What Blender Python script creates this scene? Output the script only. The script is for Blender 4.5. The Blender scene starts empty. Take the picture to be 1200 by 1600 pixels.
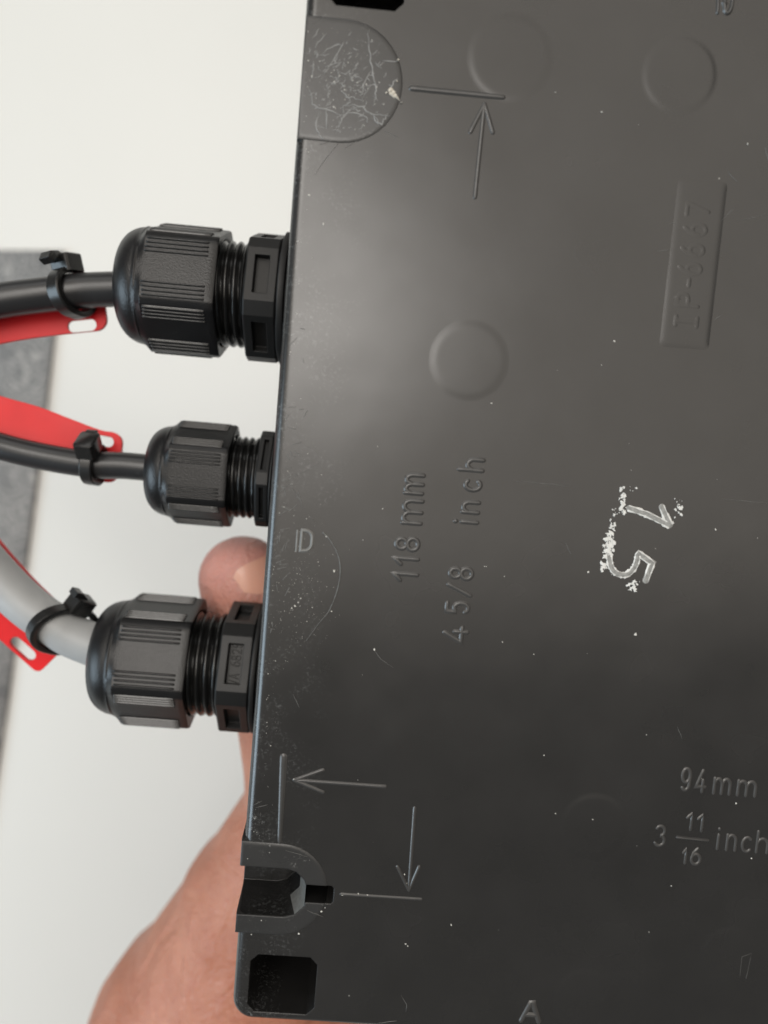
import bpy, bmesh, math, random
from mathutils import Vector, Matrix, Quaternion, noise as mnoise
from mathutils.geometry import delaunay_2d_cdt

random.seed(7)
S = bpy.context.scene
COL = S.collection
MM = 0.001
rad = math.radians

# ---------------------------------------------------------------- camera
BOX_Z = 0.230                       # height of the box's face above the table
CAM_D = 0.113                       # camera to the middle of the face
F = 1200.0                          # focal length in pixels of the 1200 x 1600 photograph
cam_d = bpy.data.cameras.new('camera')
cam = bpy.data.objects.new('camera', cam_d)
COL.objects.link(cam)
cam.location = (0, 0, BOX_Z + CAM_D)
cam_d.sensor_fit = 'VERTICAL'
cam_d.sensor_height = 34.6
cam_d.lens = F / 1600 * 34.6
cam_d.clip_start = 0.004
cam_d.clip_end = 50
cam_d.dof.use_dof = True
cam_d.dof.focus_distance = 0.122
cam_d.dof.aperture_fstop = 11.0
S.camera = cam

# ---------------------------------------------------------------- light
world = bpy.data.worlds.new('World')
S.world = world
world.use_nodes = True
bg = world.node_tree.nodes['Background']
bg.inputs['Color'].default_value = (1.0, 0.96, 0.90, 1)
bg.inputs['Strength'].default_value = 0.16


def area(name, loc, target, sx, sy, power, color):
    d = bpy.data.lights.new(name, 'AREA')
    d.shape = 'RECTANGLE'
    d.size, d.size_y = sx, sy
    d.energy = power
    d.color = color
    o = bpy.data.objects.new(name, d)
    COL.objects.link(o)
    o.location = loc
    o.rotation_euler = (Vector(target) - Vector(loc)).to_track_quat('-Z', 'Y').to_euler()
    return o


area('ceiling_light', (0.0, 0.75, 2.2), (0.0, 0.75, 0.0), 3.2, 2.7, 40, (1.0, 0.91, 0.80))
area('haze_panel', (-0.36, 0.46, 2.1), (-0.1, 0.2, 0.2), 0.6, 1.3, 15, (1.0, 0.96, 0.91))  # unseen panel added to lay a pale haze on the face's left side
area('far_edge_light', (-0.2, 1.95, 1.35), (0, 0, 0.2), 1.6, 0.6, 6, (1.0, 0.98, 0.95))  # unseen source added low behind so the raised edges catch light
area('window_light', (-1.5, -0.35, 0.90), (0, 0, 0.1), 1.0, 0.9, 21, (0.70, 0.87, 1.0))

S.view_settings.view_transform = 'Standard'
S.view_settings.look = 'None'
S.view_settings.exposure = 0.0
S.view_settings.gamma = 1.0
S.view_settings.use_curve_mapping = False

# ---------------------------------------------------------------- the box's pose (axes u right, v up, w out of the face)
RB = Matrix(((0.99601224, 0.08512609, 0.02670513),
             (-0.08271045, 0.99325211, -0.08129711),
             (-0.03344544, 0.07876412, 0.99633208)))
BOXM = Matrix.Translation((0, 0, BOX_Z)) @ RB.to_4x4()
D_ = CAM_D * 1000


def at(px, py, w=0.0):
    """photo pixel -> point of the box frame (mm) on the plane w mm in front of the face"""
    r = Vector((px - 600, 800 - py, -F))
    n = RB.col[2]
    o = Vector((0, 0, -D_))
    t = (n.dot(o) + w) / n.dot(r)
    return RB.transposed() @ (r * t - o)


def uv(px, py):
    p = at(px, py)
    return (p.x, p.y)


def on_table(px, py, z=0.0):
    d = BOX_Z + CAM_D - z
    return Vector(((px - 600) / F * d, (800 - py) / F * d, z))


# ---------------------------------------------------------------- materials
def mat(name):
    m = bpy.data.materials.new(name)
    m.use_nodes = True
    nt = m.node_tree
    b = nt.nodes['Principled BSDF']
    return m, nt, b


def N(nt, t, **kw):
    n = nt.nodes.new(t)
    for k, v in kw.items():
        if k in n.inputs.keys():
            n.inputs[k].default_value = v
        else:
            setattr(n, k, v)
    return n


def ramp(nt, src, stops):
    r = nt.nodes.new('ShaderNodeValToRGB')
    r.color_ramp.interpolation = 'EASE'
    e = r.color_ramp.elements
    while len(e) < len(stops):
        e.new(0.5)
    for k, (p, c) in enumerate(stops):
        e[k].position = p
        e[k].color = (c, c, c, 1) if isinstance(c, (int, float)) else (*c, 1)
    nt.links.new(src, r.inputs['Fac'])
    return r.outputs['Color']


def coords(nt):
    return nt.nodes.new('ShaderNodeTexCoord').outputs['Object']


def tex(nt, vec, scale, detail=4.0, rough=0.55, dist=0.0):
    n = N(nt, 'ShaderNodeTexNoise', Scale=scale, Detail=detail, Roughness=rough, Distortion=dist)
    nt.links.new(vec, n.inputs['Vector'])
    return n.outputs['Fac']


def mixc(nt, fac, a, b, blend='MIX'):
    m = nt.nodes.new('ShaderNodeMix')
    m.data_type = 'RGBA'
    m.blend_type = blend
    for sock, v in ((m.inputs['Factor'], fac), (m.inputs['A'], a), (m.inputs['B'], b)):
        if hasattr(v, 'is_output'):
            nt.links.new(v, sock)
        elif isinstance(v, (int, float)):
            sock.default_value = v
        else:
            sock.default_value = (*v, 1)
    return m.outputs['Result']


def mth(nt, op, a, b=0.0):
    m = N(nt, 'ShaderNodeMath', operation=op)
    for k, v in ((0, a), (1, b)):
        if hasattr(v, 'is_output'):
            nt.links.new(v, m.inputs[k])
        else:
            m.inputs[k].default_value = v
    return m.outputs[0]


def plastic(name, col, rough, fine=0.25, fine_scale=4200, wave=0.0, bevel=0.00022, scuff=0.0, spec=0.5, dirt=None):
    m, nt, b = mat(name)
    c = coords(nt)
    tint = tex(nt, c, 90, 3)
    base = mixc(nt, tint, tuple(x * 0.75 for x in col), tuple(x * 1.25 for x in col))
    ro = ramp(nt, tex(nt, c, 60, 3, 0.5), [(0.15, rough - 0.04), (0.85, rough + 0.06)])
    if scuff:
        fs = tex(nt, c, 2600, 5, 0.7)
        pl = tex(nt, c, 190, 4, 0.65, 0.6)
        mask = mth(nt, 'MULTIPLY', ramp(nt, fs, [(0.56, 0.0), (0.74, 1.0)]), ramp(nt, pl, [(0.5, 0.0), (0.72, scuff)]))
        base = mixc(nt, mask, base, (0.30, 0.30, 0.29))
        ro = mixc(nt, mask, ro, (0.7, 0.7, 0.7))
    if dirt:
        base, ro = dirt(nt, c, base, ro)
    nt.links.new(base, b.inputs['Base Color'])
    nt.links.new(ro, b.inputs['Roughness'])
    b.inputs['Specular IOR Level'].default_value = spec
    if bevel:
        bev = N(nt, 'ShaderNodeBevel', samples=4)
        bev.inputs['Radius'].default_value = bevel
        nrm = bev.outputs['Normal']
    else:
        nrm = nt.nodes.new('ShaderNodeNewGeometry').outputs['Normal']
    if wave:
        bw = N(nt, 'ShaderNodeBump', Strength=1.0, Distance=wave)
        nt.links.new(tex(nt, c, 55, 2, 0.4), bw.inputs['Height'])
        nt.links.new(nrm, bw.inputs['Normal'])
        nrm = bw.outputs['Normal']
    bf = N(nt, 'ShaderNodeBump', Strength=fine, Distance=0.00006)
    nt.links.new(tex(nt, c, fine_scale, 2, 0.5), bf.inputs['Height'])
    nt.links.new(nrm, bf.inputs['Normal'])
    nt.links.new(bf.outputs['Normal'], b.inputs['Normal'])
    return m


def box_dirt(nt, c, base, ro):
    """rubbed, dusty strip along the gland side of the box"""
    sep = nt.nodes.new('ShaderNodeSeparateXYZ')
    nt.links.new(c, sep.inputs[0])
    strip = nt.nodes.new('ShaderNodeMapRange')
    nt.links.new(sep.outputs['X'], strip.inputs['Value'])
    strip.inputs['From Min'].default_value = -0.0165
    strip.inputs['From Max'].default_value = -0.005
    strip.inputs['To Min'].default_value = 1.0
    strip.inputs['To Max'].default_value = 0.0
    f1 = ramp(nt, tex(nt, c, 1700, 6, 0.72, 0.5), [(0.50, 0.0), (0.72, 1.0)])
    f2 = ramp(nt, tex(nt, c, 130, 4, 0.6), [(0.42, 0.0), (0.66, 1.0)])
    k = mth(nt, 'MULTIPLY', mth(nt, 'MULTIPLY', f1, f2), strip.outputs[0])
    k = mth(nt, 'MULTIPLY', k, 0.45)
    base = mixc(nt, k, base, (0.33, 0.34, 0.34))
    # sparse pin-point dust over the whole face
    vor = N(nt, 'ShaderNodeTexVoronoi', Scale=190.0)
    nt.links.new(c, vor.inputs['Vector'])
    d = ramp(nt, vor.outputs['Distance'], [(0.0, 1.0), (0.018, 0.8), (0.03, 0.0)])
    pick = ramp(nt, tex(nt, c, 260, 1), [(0.55, 0.0), (0.6, 1.0)])
    d = mth(nt, 'MULTIPLY', d, pick)
    base = mixc(nt, mth(nt, 'MULTIPLY', d, 0.5), base, (0.5, 0.5, 0.46))
    # greasy handling marks change the gloss only
    sm = ramp(nt, tex(nt, c, 38, 3, 0.5, 0.4), [(0.2, 0.0), (0.8, 1.0)])
    ro = mixc(nt, mth(nt, 'MULTIPLY', sm, 0.45), ro, (0.34, 0.34, 0.34))
    return base, ro


M = {}
M['box'] = plastic('box_plastic', (0.019, 0.0186, 0.0182), 0.21, fine=0.06, fine_scale=5200, wave=0.00013, bevel=0.0003, spec=0.6, dirt=box_dirt)
M['pad'] = plastic('pad_plastic', (0.028, 0.028, 0.028), 0.27, fine=0.14, fine_scale=3000, wave=0.00015, bevel=0.0003, scuff=0.9)
M['emboss'] = plastic('embossed_plastic', (0.048, 0.047, 0.046), 0.26, fine=0.2, fine_scale=3500, bevel=0)
M['nut'] = plastic('nut_plastic', (0.007, 0.007, 0.0075), 0.31, fine=0.75, fine_scale=3600, bevel=0.00025, spec=0.36)
M['thread'] = plastic('thread_plastic', (0.007, 0.007, 0.007), 0.2, fine=0.08, bevel=0.0001)
M['flange'] = plastic('flange_plastic', (0.008, 0.008, 0.008), 0.42, fine=0.22, fine_scale=3000, bevel=0.00028, spec=0.32)
M['rubber'] = plastic('seal_rubber', (0.008, 0.008, 0.008), 0.55, fine=0.1, bevel=0.0001)
M['cable_black'] = plastic('black_cable_jacket', (0.018, 0.0185, 0.020), 0.3, fine=0.10, fine_scale=1500, bevel=0.0001, scuff=0.35)
M['cable_grey'] = plastic('grey_cable_jacket', (0.33, 0.34, 0.345), 0.42, fine=0.08, fine_scale=900, bevel=0.0001)
M['tie'] = plastic('tie_nylon', (0.012, 0.012, 0.012), 0.28, fine=0.08, bevel=0.0002)
M['red'] = plastic('red_tag_plastic', (0.64, 0.012, 0.015), 0.42, fine=0.06, fine_scale=900, bevel=0.0003, spec=0.3)
M['hole'] = plastic('socket_plastic', (0.012, 0.012, 0.012), 0.5, fine=0.1)


def flat_mat(name, col, rough, var=0.2, scale=900):
    m, nt, b = mat(name)
    c = coords(nt)
    k = tex(nt, c, scale, 4, 0.65)
    nt.links.new(mixc(nt, k, tuple(x * (1 - var) for x in col), tuple(min(1, x * (1 + var)) for x in col)), b.inputs['Base Color'])
    b.inputs['Roughness'].default_value = rough
    bf = N(nt, 'ShaderNodeBump', Strength=0.5, Distance=0.0001)
    nt.links.new(tex(nt, c, scale * 2, 3), bf.inputs['Height'])
    nt.links.new(bf.outputs['Normal'], b.inputs['Normal'])
    return m


M['chalk'] = flat_mat('white_residue', (0.62, 0.62, 0.60), 0.8, 0.25, 2200)
M['chalk_thin'] = flat_mat('thin_white_residue', (0.24, 0.24, 0.23), 0.7, 0.85, 1700)
M['dust'] = flat_mat('pale_dust', (0.55, 0.54, 0.50), 0.8, 0.2, 3000)
M['scratch'] = flat_mat('scratched_plastic', (0.26, 0.26, 0.255), 0.6, 0.5, 1500)
M['emblem_glint'] = flat_mat('glint_plastic', (0.15, 0.15, 0.145), 0.5, 0.6, 700)  # paler tone standing in for highlights on the D mark
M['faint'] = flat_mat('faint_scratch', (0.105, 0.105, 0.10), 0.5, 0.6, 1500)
M['rib'] = plastic('rib_plastic', (0.02, 0.02, 0.02), 0.2, fine=0.3, fine_scale=3000, bevel=0)
M['chip'] = flat_mat('cream_fleck', (0.50, 0.46, 0.39), 0.8, 0.45, 2500)


def skin_mat():
    m, nt, b = mat('skin')
    c = coords(nt)
    k1 = tex(nt, c, 60, 4, 0.6)
    k2 = tex(nt, c, 420, 4, 0.65)
    base = mixc(nt, ramp(nt, k1, [(0.35, 0.0), (0.68, 1.0)]), (0.37, 0.140, 0.082), (0.43, 0.182, 0.113))
    base = mixc(nt, ramp(nt, k2, [(0.45, 0.0), (0.75, 0.45)]), base, (0.32, 0.105, 0.066))
    vor = N(nt, 'ShaderNodeTexVoronoi', Scale=34.0)
    nt.links.new(c, vor.inputs['Vector'])
    frk = ramp(nt, vor.outputs['Distance'], [(0.0, 0.8), (0.05, 0.5), (0.09, 0.0)])
    base = mixc(nt, frk, base, (0.34, 0.12, 0.06))
    sep = nt.nodes.new('ShaderNodeSeparateXYZ')
    nt.links.new(c, sep.inputs[0])
    pink = nt.nodes.new('ShaderNodeMapRange')
    nt.links.new(sep.outputs['Y'], pink.inputs['Value'])
    pink.inputs['From Min'].default_value = -0.045
    pink.inputs['From Max'].default_value = -0.012
    base = mixc(nt, mth(nt, 'MULTIPLY', pink.outputs[0], 0.75), base, (0.70, 0.35, 0.31))
    nt.links.new(base, b.inputs['Base Color'])
    b.inputs['Roughness'].default_value = 0.5
    b.inputs['Subsurface Weight'].default_value = 0.25
    b.inputs['Subsurface Radius'].default_value = (1.0, 0.35, 0.2)
    b.inputs['Subsurface Scale'].default_value = 0.004
    vc = N(nt, 'ShaderNodeTexVoronoi', feature='DISTANCE_TO_EDGE', Scale=900.0)
    nt.links.new(c, vc.inputs['Vector'])
    bv = N(nt, 'ShaderNodeBump', Strength=0.35, Distance=0.0003)
    nt.links.new(ramp(nt, vc.outputs['Distance'], [(0.0, 0.0), (0.18, 1.0)]), bv.inputs['Height'])
    bl = N(nt, 'ShaderNodeBump', Strength=0.8, Distance=0.0022)
    nt.links.new(tex(nt, c, 75, 3, 0.55, 1.2), bl.inputs['Height'])
    nt.links.new(bv.outputs['Normal'], bl.inputs['Normal'])
    bf = N(nt, 'ShaderNodeBump', Strength=0.45, Distance=0.0004)
    nt.links.new(tex(nt, c, 700, 4, 0.6, 0.5), bf.inputs['Height'])
    nt.links.new(bl.outputs['Normal'], bf.inputs['Normal'])
    nt.links.new(bf.outputs['Normal'], b.inputs['Normal'])
    return m


M['skin'] = skin_mat()
m_, nt_, b_ = mat('fingernail')
b_.inputs['Base Color'].default_value = (0.68, 0.36, 0.27, 1)
b_.inputs['Roughness'].default_value = 0.28
b_.inputs['Subsurface Weight'].default_value = 0.2
b_.inputs['Subsurface Radius'].default_value = (1.0, 0.4, 0.2)
b_.inputs['Subsurface Scale'].default_value = 0.002
M['nail'] = m_

m_, nt_, b_ = mat('white_laminate')
c_ = coords(nt_)
nt_.links.new(mixc(nt_, tex(nt_, c_, 14, 4), (0.61, 0.61, 0.585), (0.64, 0.64, 0.615)), b_.inputs['Base Color'])
b_.inputs['Roughness'].default_value = 0.42
M['table'] = m_

m_, nt_, b_ = mat('mottled_grey_stone')
c_ = coords(nt_)
w_ = N(nt_, 'ShaderNodeTexWave', wave_type='RINGS', Scale=30.0, Distortion=38.0, Detail=2.0)
w_.inputs['Detail Scale'].default_value = 2.2
nt_.links.new(c_, w_.inputs['Vector'])
k_ = tex(nt_, c_, 70, 5, 0.6)
g_ = mixc(nt_, k_, (0.10, 0.106, 0.112), (0.21, 0.217, 0.222))
g_ = mixc(nt_, ramp(nt_, w_.outputs['Fac'], [(0.6, 0.0), (0.95, 0.6)]), g_, (0.42, 0.42, 0.41))
nt_.links.new(g_, b_.inputs['Base Color'])
b_.inputs['Roughness'].default_value = 0.5
M['stone'] = m_


# ---------------------------------------------------------------- object helpers
def tag(o, label=None, cat=None, group=None, kind=None):
    for k, v in (('label', label), ('category', cat), ('group', group), ('kind', kind)):
        if v:
            o[k] = v
    return o


def empty(name, matrix):
    o = bpy.data.objects.new(name, None)
    o.empty_display_size = 0.01
    COL.objects.link(o)
    o.matrix_world = matrix
    return o


def finish(me, angle=32):
    me.polygons.foreach_set('use_smooth', [True] * len(me.polygons))
    me.set_sharp_from_angle(angle=rad(angle))


def obj(name, bm, material, parent=None, matrix=None, angle=32, recalc=True):
    """link a bmesh given in mm as one mesh object"""
    if recalc:
        bmesh.ops.recalc_face_normals(bm, faces=bm.faces)
    bmesh.ops.scale(bm, vec=(MM, MM, MM), verts=bm.verts)
    me = bpy.data.meshes.new(name)
    bm.to_mesh(me)
    bm.free()
    finish(me, angle)
    me.materials.append(material)
    o = bpy.data.objects.new(name, me)
    COL.objects.link(o)
    if parent:
        o.parent = parent
    elif matrix:
        o.matrix_world = matrix
    return o


def smoothstep(a, b, x):
    t = min(1, max(0, (x - a) / (b - a)))
    return t * t * (3 - 2 * t)


def loops(bm, rings, closed=True, cap0=True, cap1=True):
    """skin a list of point rings"""
    vr = [[bm.verts.new(p) for p in r] for r in rings]
    n = len(vr[0])
    for a, b in zip(vr, vr[1:]):
        for i in range(n if closed else n - 1):
            j = (i + 1) % n
            bm.faces.new((a[i], a[j], b[j], b[i]))
    if cap0:
        bm.faces.new(vr[0])
    if cap1:
        bm.faces.new(list(reversed(vr[-1])))
    return vr


def resample(pts, step):
    out = [Vector(pts[0])]
    for a, b in zip(pts, pts[1:]):
        a, b = Vector(a), Vector(b)
        k = max(1, int((b - a).length / step))
        for i in range(1, k + 1):
            out.append(a.lerp(b, i / k))
    return out


def catmull(pts, n=10):
    P = [Vector(p) for p in pts]
    P = [P[0] * 2 - P[1]] + P + [P[-1] * 2 - P[-2]]
    out = []
    for i in range(1, len(P) - 2):
        for k in range(n):
            t = k / n
            a, b, c, d = P[i - 1], P[i], P[i + 1], P[i + 2]
            out.append(0.5 * (2 * b + (c - a) * t + (2 * a - 5 * b + 4 * c - d) * t * t + (3 * b - a - 3 * c + d) * t ** 3))
    out.append(P[-2])
    return out


PROF = [(-1.35, -0.12), (-1.0, 0.12), (-0.72, 0.62), (-0.36, 0.95), (0, 1.0), (0.36, 0.95), (0.72, 0.62), (1.0, 0.12), (1.35, -0.12)]


def ridge(bm, pts, hw, h, mapf, closed=False, wob=0.0, taper=None):
    """a rounded raised stroke along 2-D points, mapped onto a surface"""
    P = [Vector((p[0], p[1])) for p in pts]
    n = len(P)
    secs = []
    for i in range(n):
        if closed:
            a, b = P[i - 1], P[(i + 1) % n]
        else:
            a, b = P[max(0, i - 1)], P[min(n - 1, i + 1)]
        d = (b - a)
        if d.length < 1e-9:
            d = Vector((1, 0))
        d.normalize()
        nn = Vector((-d.y, d.x))
        k = 1.0
        if 0 < i < n - 1 or closed:
            d1 = (P[i] - P[i - 1]).normalized()
            k = 1 / max(0.55, abs(d1.dot(d)))
        w = hw * k * (1 + wob * (random.random() - 0.5))
        if taper:
            w *= taper(i / (n - 1))
        secs.append((P[i], d, nn, w))
    rings = []
    if not closed:
        p, d, nn, w = secs[0]
        for s, q in ((-1.15, 0.25), (-0.75, 0.75)):
            rings.append([(p + d * s * hw + nn * x * w * q, y * h * (0.12 if q < 0.5 else 0.7) - (0.05 * h if q < .5 else 0)) for x, y in PROF])
    for p, d, nn, w in secs:
        rings.append([(p + nn * x * w, y * h) for x, y in PROF])
    if closed:
        rings.append(rings[0])
    else:
        p, d, nn, w = secs[-1]
        for s, q in ((0.75, 0.75), (1.15, 0.25)):
            rings.append([(p + d * s * hw + nn * x * w * q, y * h * (0.12 if q < 0.5 else 0.7) - (0.05 * h if q < .5 else 0)) for x, y in PROF])
    loops(bm, [[mapf(q.x, q.y, z) for q, z in r] for r in rings], closed=False, cap0=False, cap1=False)


def arc(cx, cy, rx, ry, a0, a1, n=10):
    return [(cx + rx * math.cos(rad(a0 + (a1 - a0) * i / n)), cy + ry * math.sin(rad(a0 + (a1 - a0) * i / n))) for i in range(n + 1)]


# engraving-style stroke letters in a unit box (lower-case letters fill their own box too)
G = {
    '1': [[(0.05, 0.72), (0.75, 1.0), (0.75, 0.0)]],
    '4': [[(0.72, 0.0), (0.72, 0.55)], [(0.62, 1.0), (0.02, 0.24), (1.0, 0.24)]],
    '5': [[(0.92, 1.0), (0.12, 1.0), (0.06, 0.55)] + arc(0.48, 0.33, 0.48, 0.33, 130, -140, 12)],
    '8': [arc(0.5, 0.25, 0.47, 0.25, 90, 450, 18), arc(0.5, 0.76, 0.40, 0.24, -90, 270, 16)],
    '9': [arc(0.5, 0.68, 0.46, 0.32, 0, 360, 18), [(0.96, 0.68), (0.94, 0.3)] + arc(0.5, 0.27, 0.44, 0.27, 0, -140, 8)],
    '6': [arc(0.5, 0.32, 0.46, 0.32, 0, 360, 18), [(0.05, 0.34), (0.2, 0.72), (0.62, 1.0)]],
    '3': [arc(0.45, 0.75, 0.42, 0.25, 150, -90, 12) + arc(0.45, 0.26, 0.48, 0.26, 90, -150, 12)],
    '7': [[(0.0, 1.0), (1.0, 1.0), (0.35, 0.0)]],
    '2': [arc(0.48, 0.7, 0.46, 0.3, 160, -20, 10) + [(0.05, 0.0), (1.0, 0.0)]],
    '/': [[(0.0, 0.0), (1.0, 1.0)]],
    '-': [[(0.0, 0.5), (1.0, 0.5)]],
    'i': [[(0.5, 0.0), (0.5, 0.70)], [(0.5, 0.97), (0.5, 1.0)]],
    'I': [[(0.5, 0.0), (0.5, 1.0)], [(0.0, 0.0), (1.0, 0.0)], [(0.0, 1.0), (1.0, 1.0)]],
    'P': [[(0.05, 0.0), (0.05, 1.0), (0.55, 1.0)] + arc(0.55, 0.74, 0.42, 0.26, 90, -90, 8) + [(0.05, 0.48)]],
    'n': [[(0.06, 0.0), (0.06, 1.0)], [(0.06, 0.62)] + arc(0.5, 0.6, 0.42, 0.38, 160, 0, 8) + [(0.92, 0.0)]],
    'h': [[(0.06, 0.0), (0.06, 1.0)], [(0.06, 0.40)] + arc(0.5, 0.38, 0.42, 0.28, 160, 0, 8) + [(0.92, 0.0)]],
    'c': [arc(0.52, 0.5, 0.48, 0.5, 48, 312, 16)],
    'm': [[(0.03, 0.0), (0.03, 1.0)], [(0.03, 0.62)] + arc(0.26, 0.6, 0.23, 0.38, 160, 0, 6) + [(0.49, 0.0)],
          [(0.5, 0.62)] + arc(0.74, 0.6, 0.23, 0.38, 160, 0, 6) + [(0.97, 0.0)]],
    'A': [[(0.0, 0.0), (0.45, 1.0), (0.55, 1.0), (1.0, 0.0)], [(0.2, 0.34), (0.8, 0.34)]],
    'V': [[(0.0, 1.0), (0.5, 0.0), (1.0, 1.0)]],
    'S': [arc(0.5, 0.74, 0.44, 0.26, 30, 270, 10) + arc(0.5, 0.25, 0.46, 0.25, 90, -150, 10)],
    'U': [[(0.05, 1.0), (0.05, 0.35)] + arc(0.5, 0.35, 0.45, 0.35, 180, 360, 10) + [(0.95, 1.0)]],
}

# ================================================================ THE SETTING
bm = bmesh.new()
q = 1500
loops(bm, [[Vector((x, y, z)) for x, y in ((-q, -q), (q, -q), (q, q), (-q, q))] for z in (-30, 0)])
table = obj('tabletop', bm, M['table'])
tag(table, kind='structure')

# the grey slab lying at the left
pts = [(99, 391), (64, 700), (10, 1105), (-60, 1560), (-620, 1560), (-620, 386)]
bm = bmesh.new()
top = [on_table(x, y, 0.002) * 1000 for x, y in pts]
rings = []
for z, s in ((0.1, 0.0), (1.6, 0.0), (2.4, 1.0)):
    c0 = sum((p for p in top), Vector()) / len(top)
    rings.append([Vector((p.x, p.y, 0)) + Vector((0, 0, z)) - (Vector((p.x - c0.x, p.y - c0.y, 0)).normalized() * s) for p in top])
loops(bm, rings)
tag(obj('stone_slab', bm, M['stone'], angle=50), 'grey mottled stone slab lying on the white tabletop behind the cables', 'slab')

# ================================================================ THE BOX
box = empty('junction_box', BOXM)
tag(box, 'dark grey plastic junction box with raised dimension lettering on its base', 'junction box')
UL, UR, VB, VT = -16.95, 86.6, -80.6, 81.7
UC, VC = (UL + UR) / 2, (VB + VT) / 2


def rrect(off, r0=3.2, n=7):
    """rounded rectangle grown by off"""
    r = max(0.6, r0 + off)
    x0, x1, y0, y1 = UL - off, UR + off, VB - off, VT + off
    out = []
    for cx, cy, a in ((x1 - r, y1 - r, 0), (x0 + r, y1 - r, 90), (x0 + r, y0 + r, 180), (x1 - r, y0 + r, 270)):
        out += arc(cx, cy, r, r, a, a + 90, n)
    return out


FR = 1.5
rings = [[Vector((x, y, 0.0)) for x, y in rrect(-FR - 0.25)]]
for k in range(0, 8):
    a = rad(90 * k / 7)
    rings.append([Vector((x, y, -FR + FR * math.cos(a))) for x, y in rrect(-FR + FR * math.sin(a))])
for w in (-12, -34, -51):
    rings.append([Vector((x, y, w)) for x, y in rrect((-w - FR) * 0.082)])
bm = bmesh.new()
loops(bm, rings)
body = obj('body', bm, M['box'], box)

# lid on the far side, with a seam
bm = bmesh.new()
off = (51 - FR) * 0.082
loops(bm, [[Vector((x, y, w)) for x, y in rrect(off + o)] for w, o in ((-51.05, -0.8), (-51.6, -0.8), (-51.7, 0.2), (-60.5, 0.5), (-62.0, -1.0))])
obj('lid', bm, M['box'], box)


# sockets and slots cut through the base
def cutter(name, poly, w0, w1, shrink=None):
    bm = bmesh.new()
    a = [Vector((x, y, w0)) for x, y in poly]
    b = [Vector((x, y, w1)) for x, y in (shrink or poly)]
    loops(bm, [b, a])
    return obj(name, bm, M['hole'], box)


def cham(x0, y0, x1, y1, c):
    return [(x0 + c, y0), (x1 - c, y0), (x1, y0 + c), (x1, y1 - c), (x1 - c, y1), (x0 + c, y1), (x0, y1 - c), (x0, y0 + c)]


def mir(poly, mu=False, mv=False):
    out = [((2 * UC - x) if mu else x, (2 * VC - y) if mv else y) for x, y in poly]
    return out[::-1] if mu != mv else out


hp = [uv(391, 1489), uv(496, 1498), uv(490, 1588), uv(387, 1578)]
hx0, hx1 = (hp[0][0] + hp[3][0]) / 2, (hp[1][0] + hp[2][0]) / 2
hy1, hy0 = (hp[0][1] + hp[1][1]) / 2, (hp[2][1] + hp[3][1]) / 2
sq = cham(hx0, hy0, hx1, hy1, 1.15)
tp = [uv(512, 8), uv(630, 17)]
sq_top = cham(tp[0][0], (tp[0][1] + tp[1][1]) / 2, tp[1][0], (tp[0][1] + tp[1][1]) / 2 + 8.9, 1.15)
nv1, nv0 = uv(420, 1355)[1], uv(420, 1431)[1]          # slot in the lower pad
nx = uv(477, 1397)[0]
slot = [(UL - 6, nv0), (nx - 3.0, nv0), (nx - 1.4, nv0 + 0.5), (nx - 0.2, nv0 + 1.8), (nx, nv0 + 2.1), (nx, nv1 - 2.4), (nx - 0.3, nv1 - 1.6), (nx - 1.6, nv1 - 0.4), (nx - 3.0, nv1), (UL - 6, nv1)]
SL = 3.4
slot = [(x if x < UL else x + SL * 6 / 15.5, y) for x, y in slot]
slot_low = [(x if x < UL else x - SL, y) for x, y in slot]
kx1 = uv(521, 1397)[0]
ky1, ky0 = uv(500, 1383)[1], uv(500, 1411)[1]
key = cham(nx - 1.2, ky0, kx1, ky1, 0.35)
cuts = []
for nm, poly, w1, sh in (('c1', sq, -32, None), ('c2', sq_top, -32, None), ('c3', mir(sq, True), -32, None), ('c4', mir(sq_top, True), -32, None),
                         ('c5', slot, -9.5, slot_low), ('c6', key, -22, None),
                         ('c7', mir(slot, True, True), -9.5, mir(slot_low, True, True)), ('c8', mir(key, True, True), -22, None)):
    cuts.append(cutter(nm, poly, 6, w1, sh))

# half-round raised pads at the screw points
VM1, VM0 = 60.0, -58.95


def pad_poly(cu, cv, r, left, n=18):
    return [(left, cv - r), (cu, cv - r)] + arc(cu, cv, r, r, -90, 90, n)[1:-1] + [(cu, cv + r), (left, cv + r)]


pads = []
for cv, cu, r, mu, po in ((VM1, -10.9, 8.45, False, -0.2), (VM0, -10.9, 7.35, False, 0.35), (VM1, -10.9, 7.4, True, 0.35), (VM0, -10.9, 8.3, True, -0.2)):
    bm = bmesh.new()
    rings = []
    for w, o in ((-15, 0.6), (-0.9, 0.05), (-0.25, -0.02), (0.0, -0.1), (0.07, -0.35), (0.11, -0.7), (0.12, -1.1)):
        pl = pad_poly(cu + o * 0.0, cv, r + o * 0.75, UL - po - max(o, -0.6) * 0.6)
        if mu:
            pl = mir(pl, True)
        rings.append([Vector((x, y, w)) for x, y in pl])
    loops(bm, rings)
    pads.append(obj('screw_pad', bm, M['pad'], box))
tag(pads[0], 'scratched half-round pad with a cream fleck at the top edge')
tag(pads[1], 'half-round pad with an open screw slot at the lower edge')


def apply_cuts(o, cs):
    for c in cs:
        m = o.modifiers.new('cut', 'BOOLEAN')
        m.operation = 'DIFFERENCE'
        m.solver = 'EXACT'
        m.object = c
    dg = bpy.context.evaluated_depsgraph_get()
    dg.update()
    me = bpy.data.meshes.new_from_object(o.evaluated_get(dg))
    o.modifiers.clear()
    o.data = me
    finish(me, 32)


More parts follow.
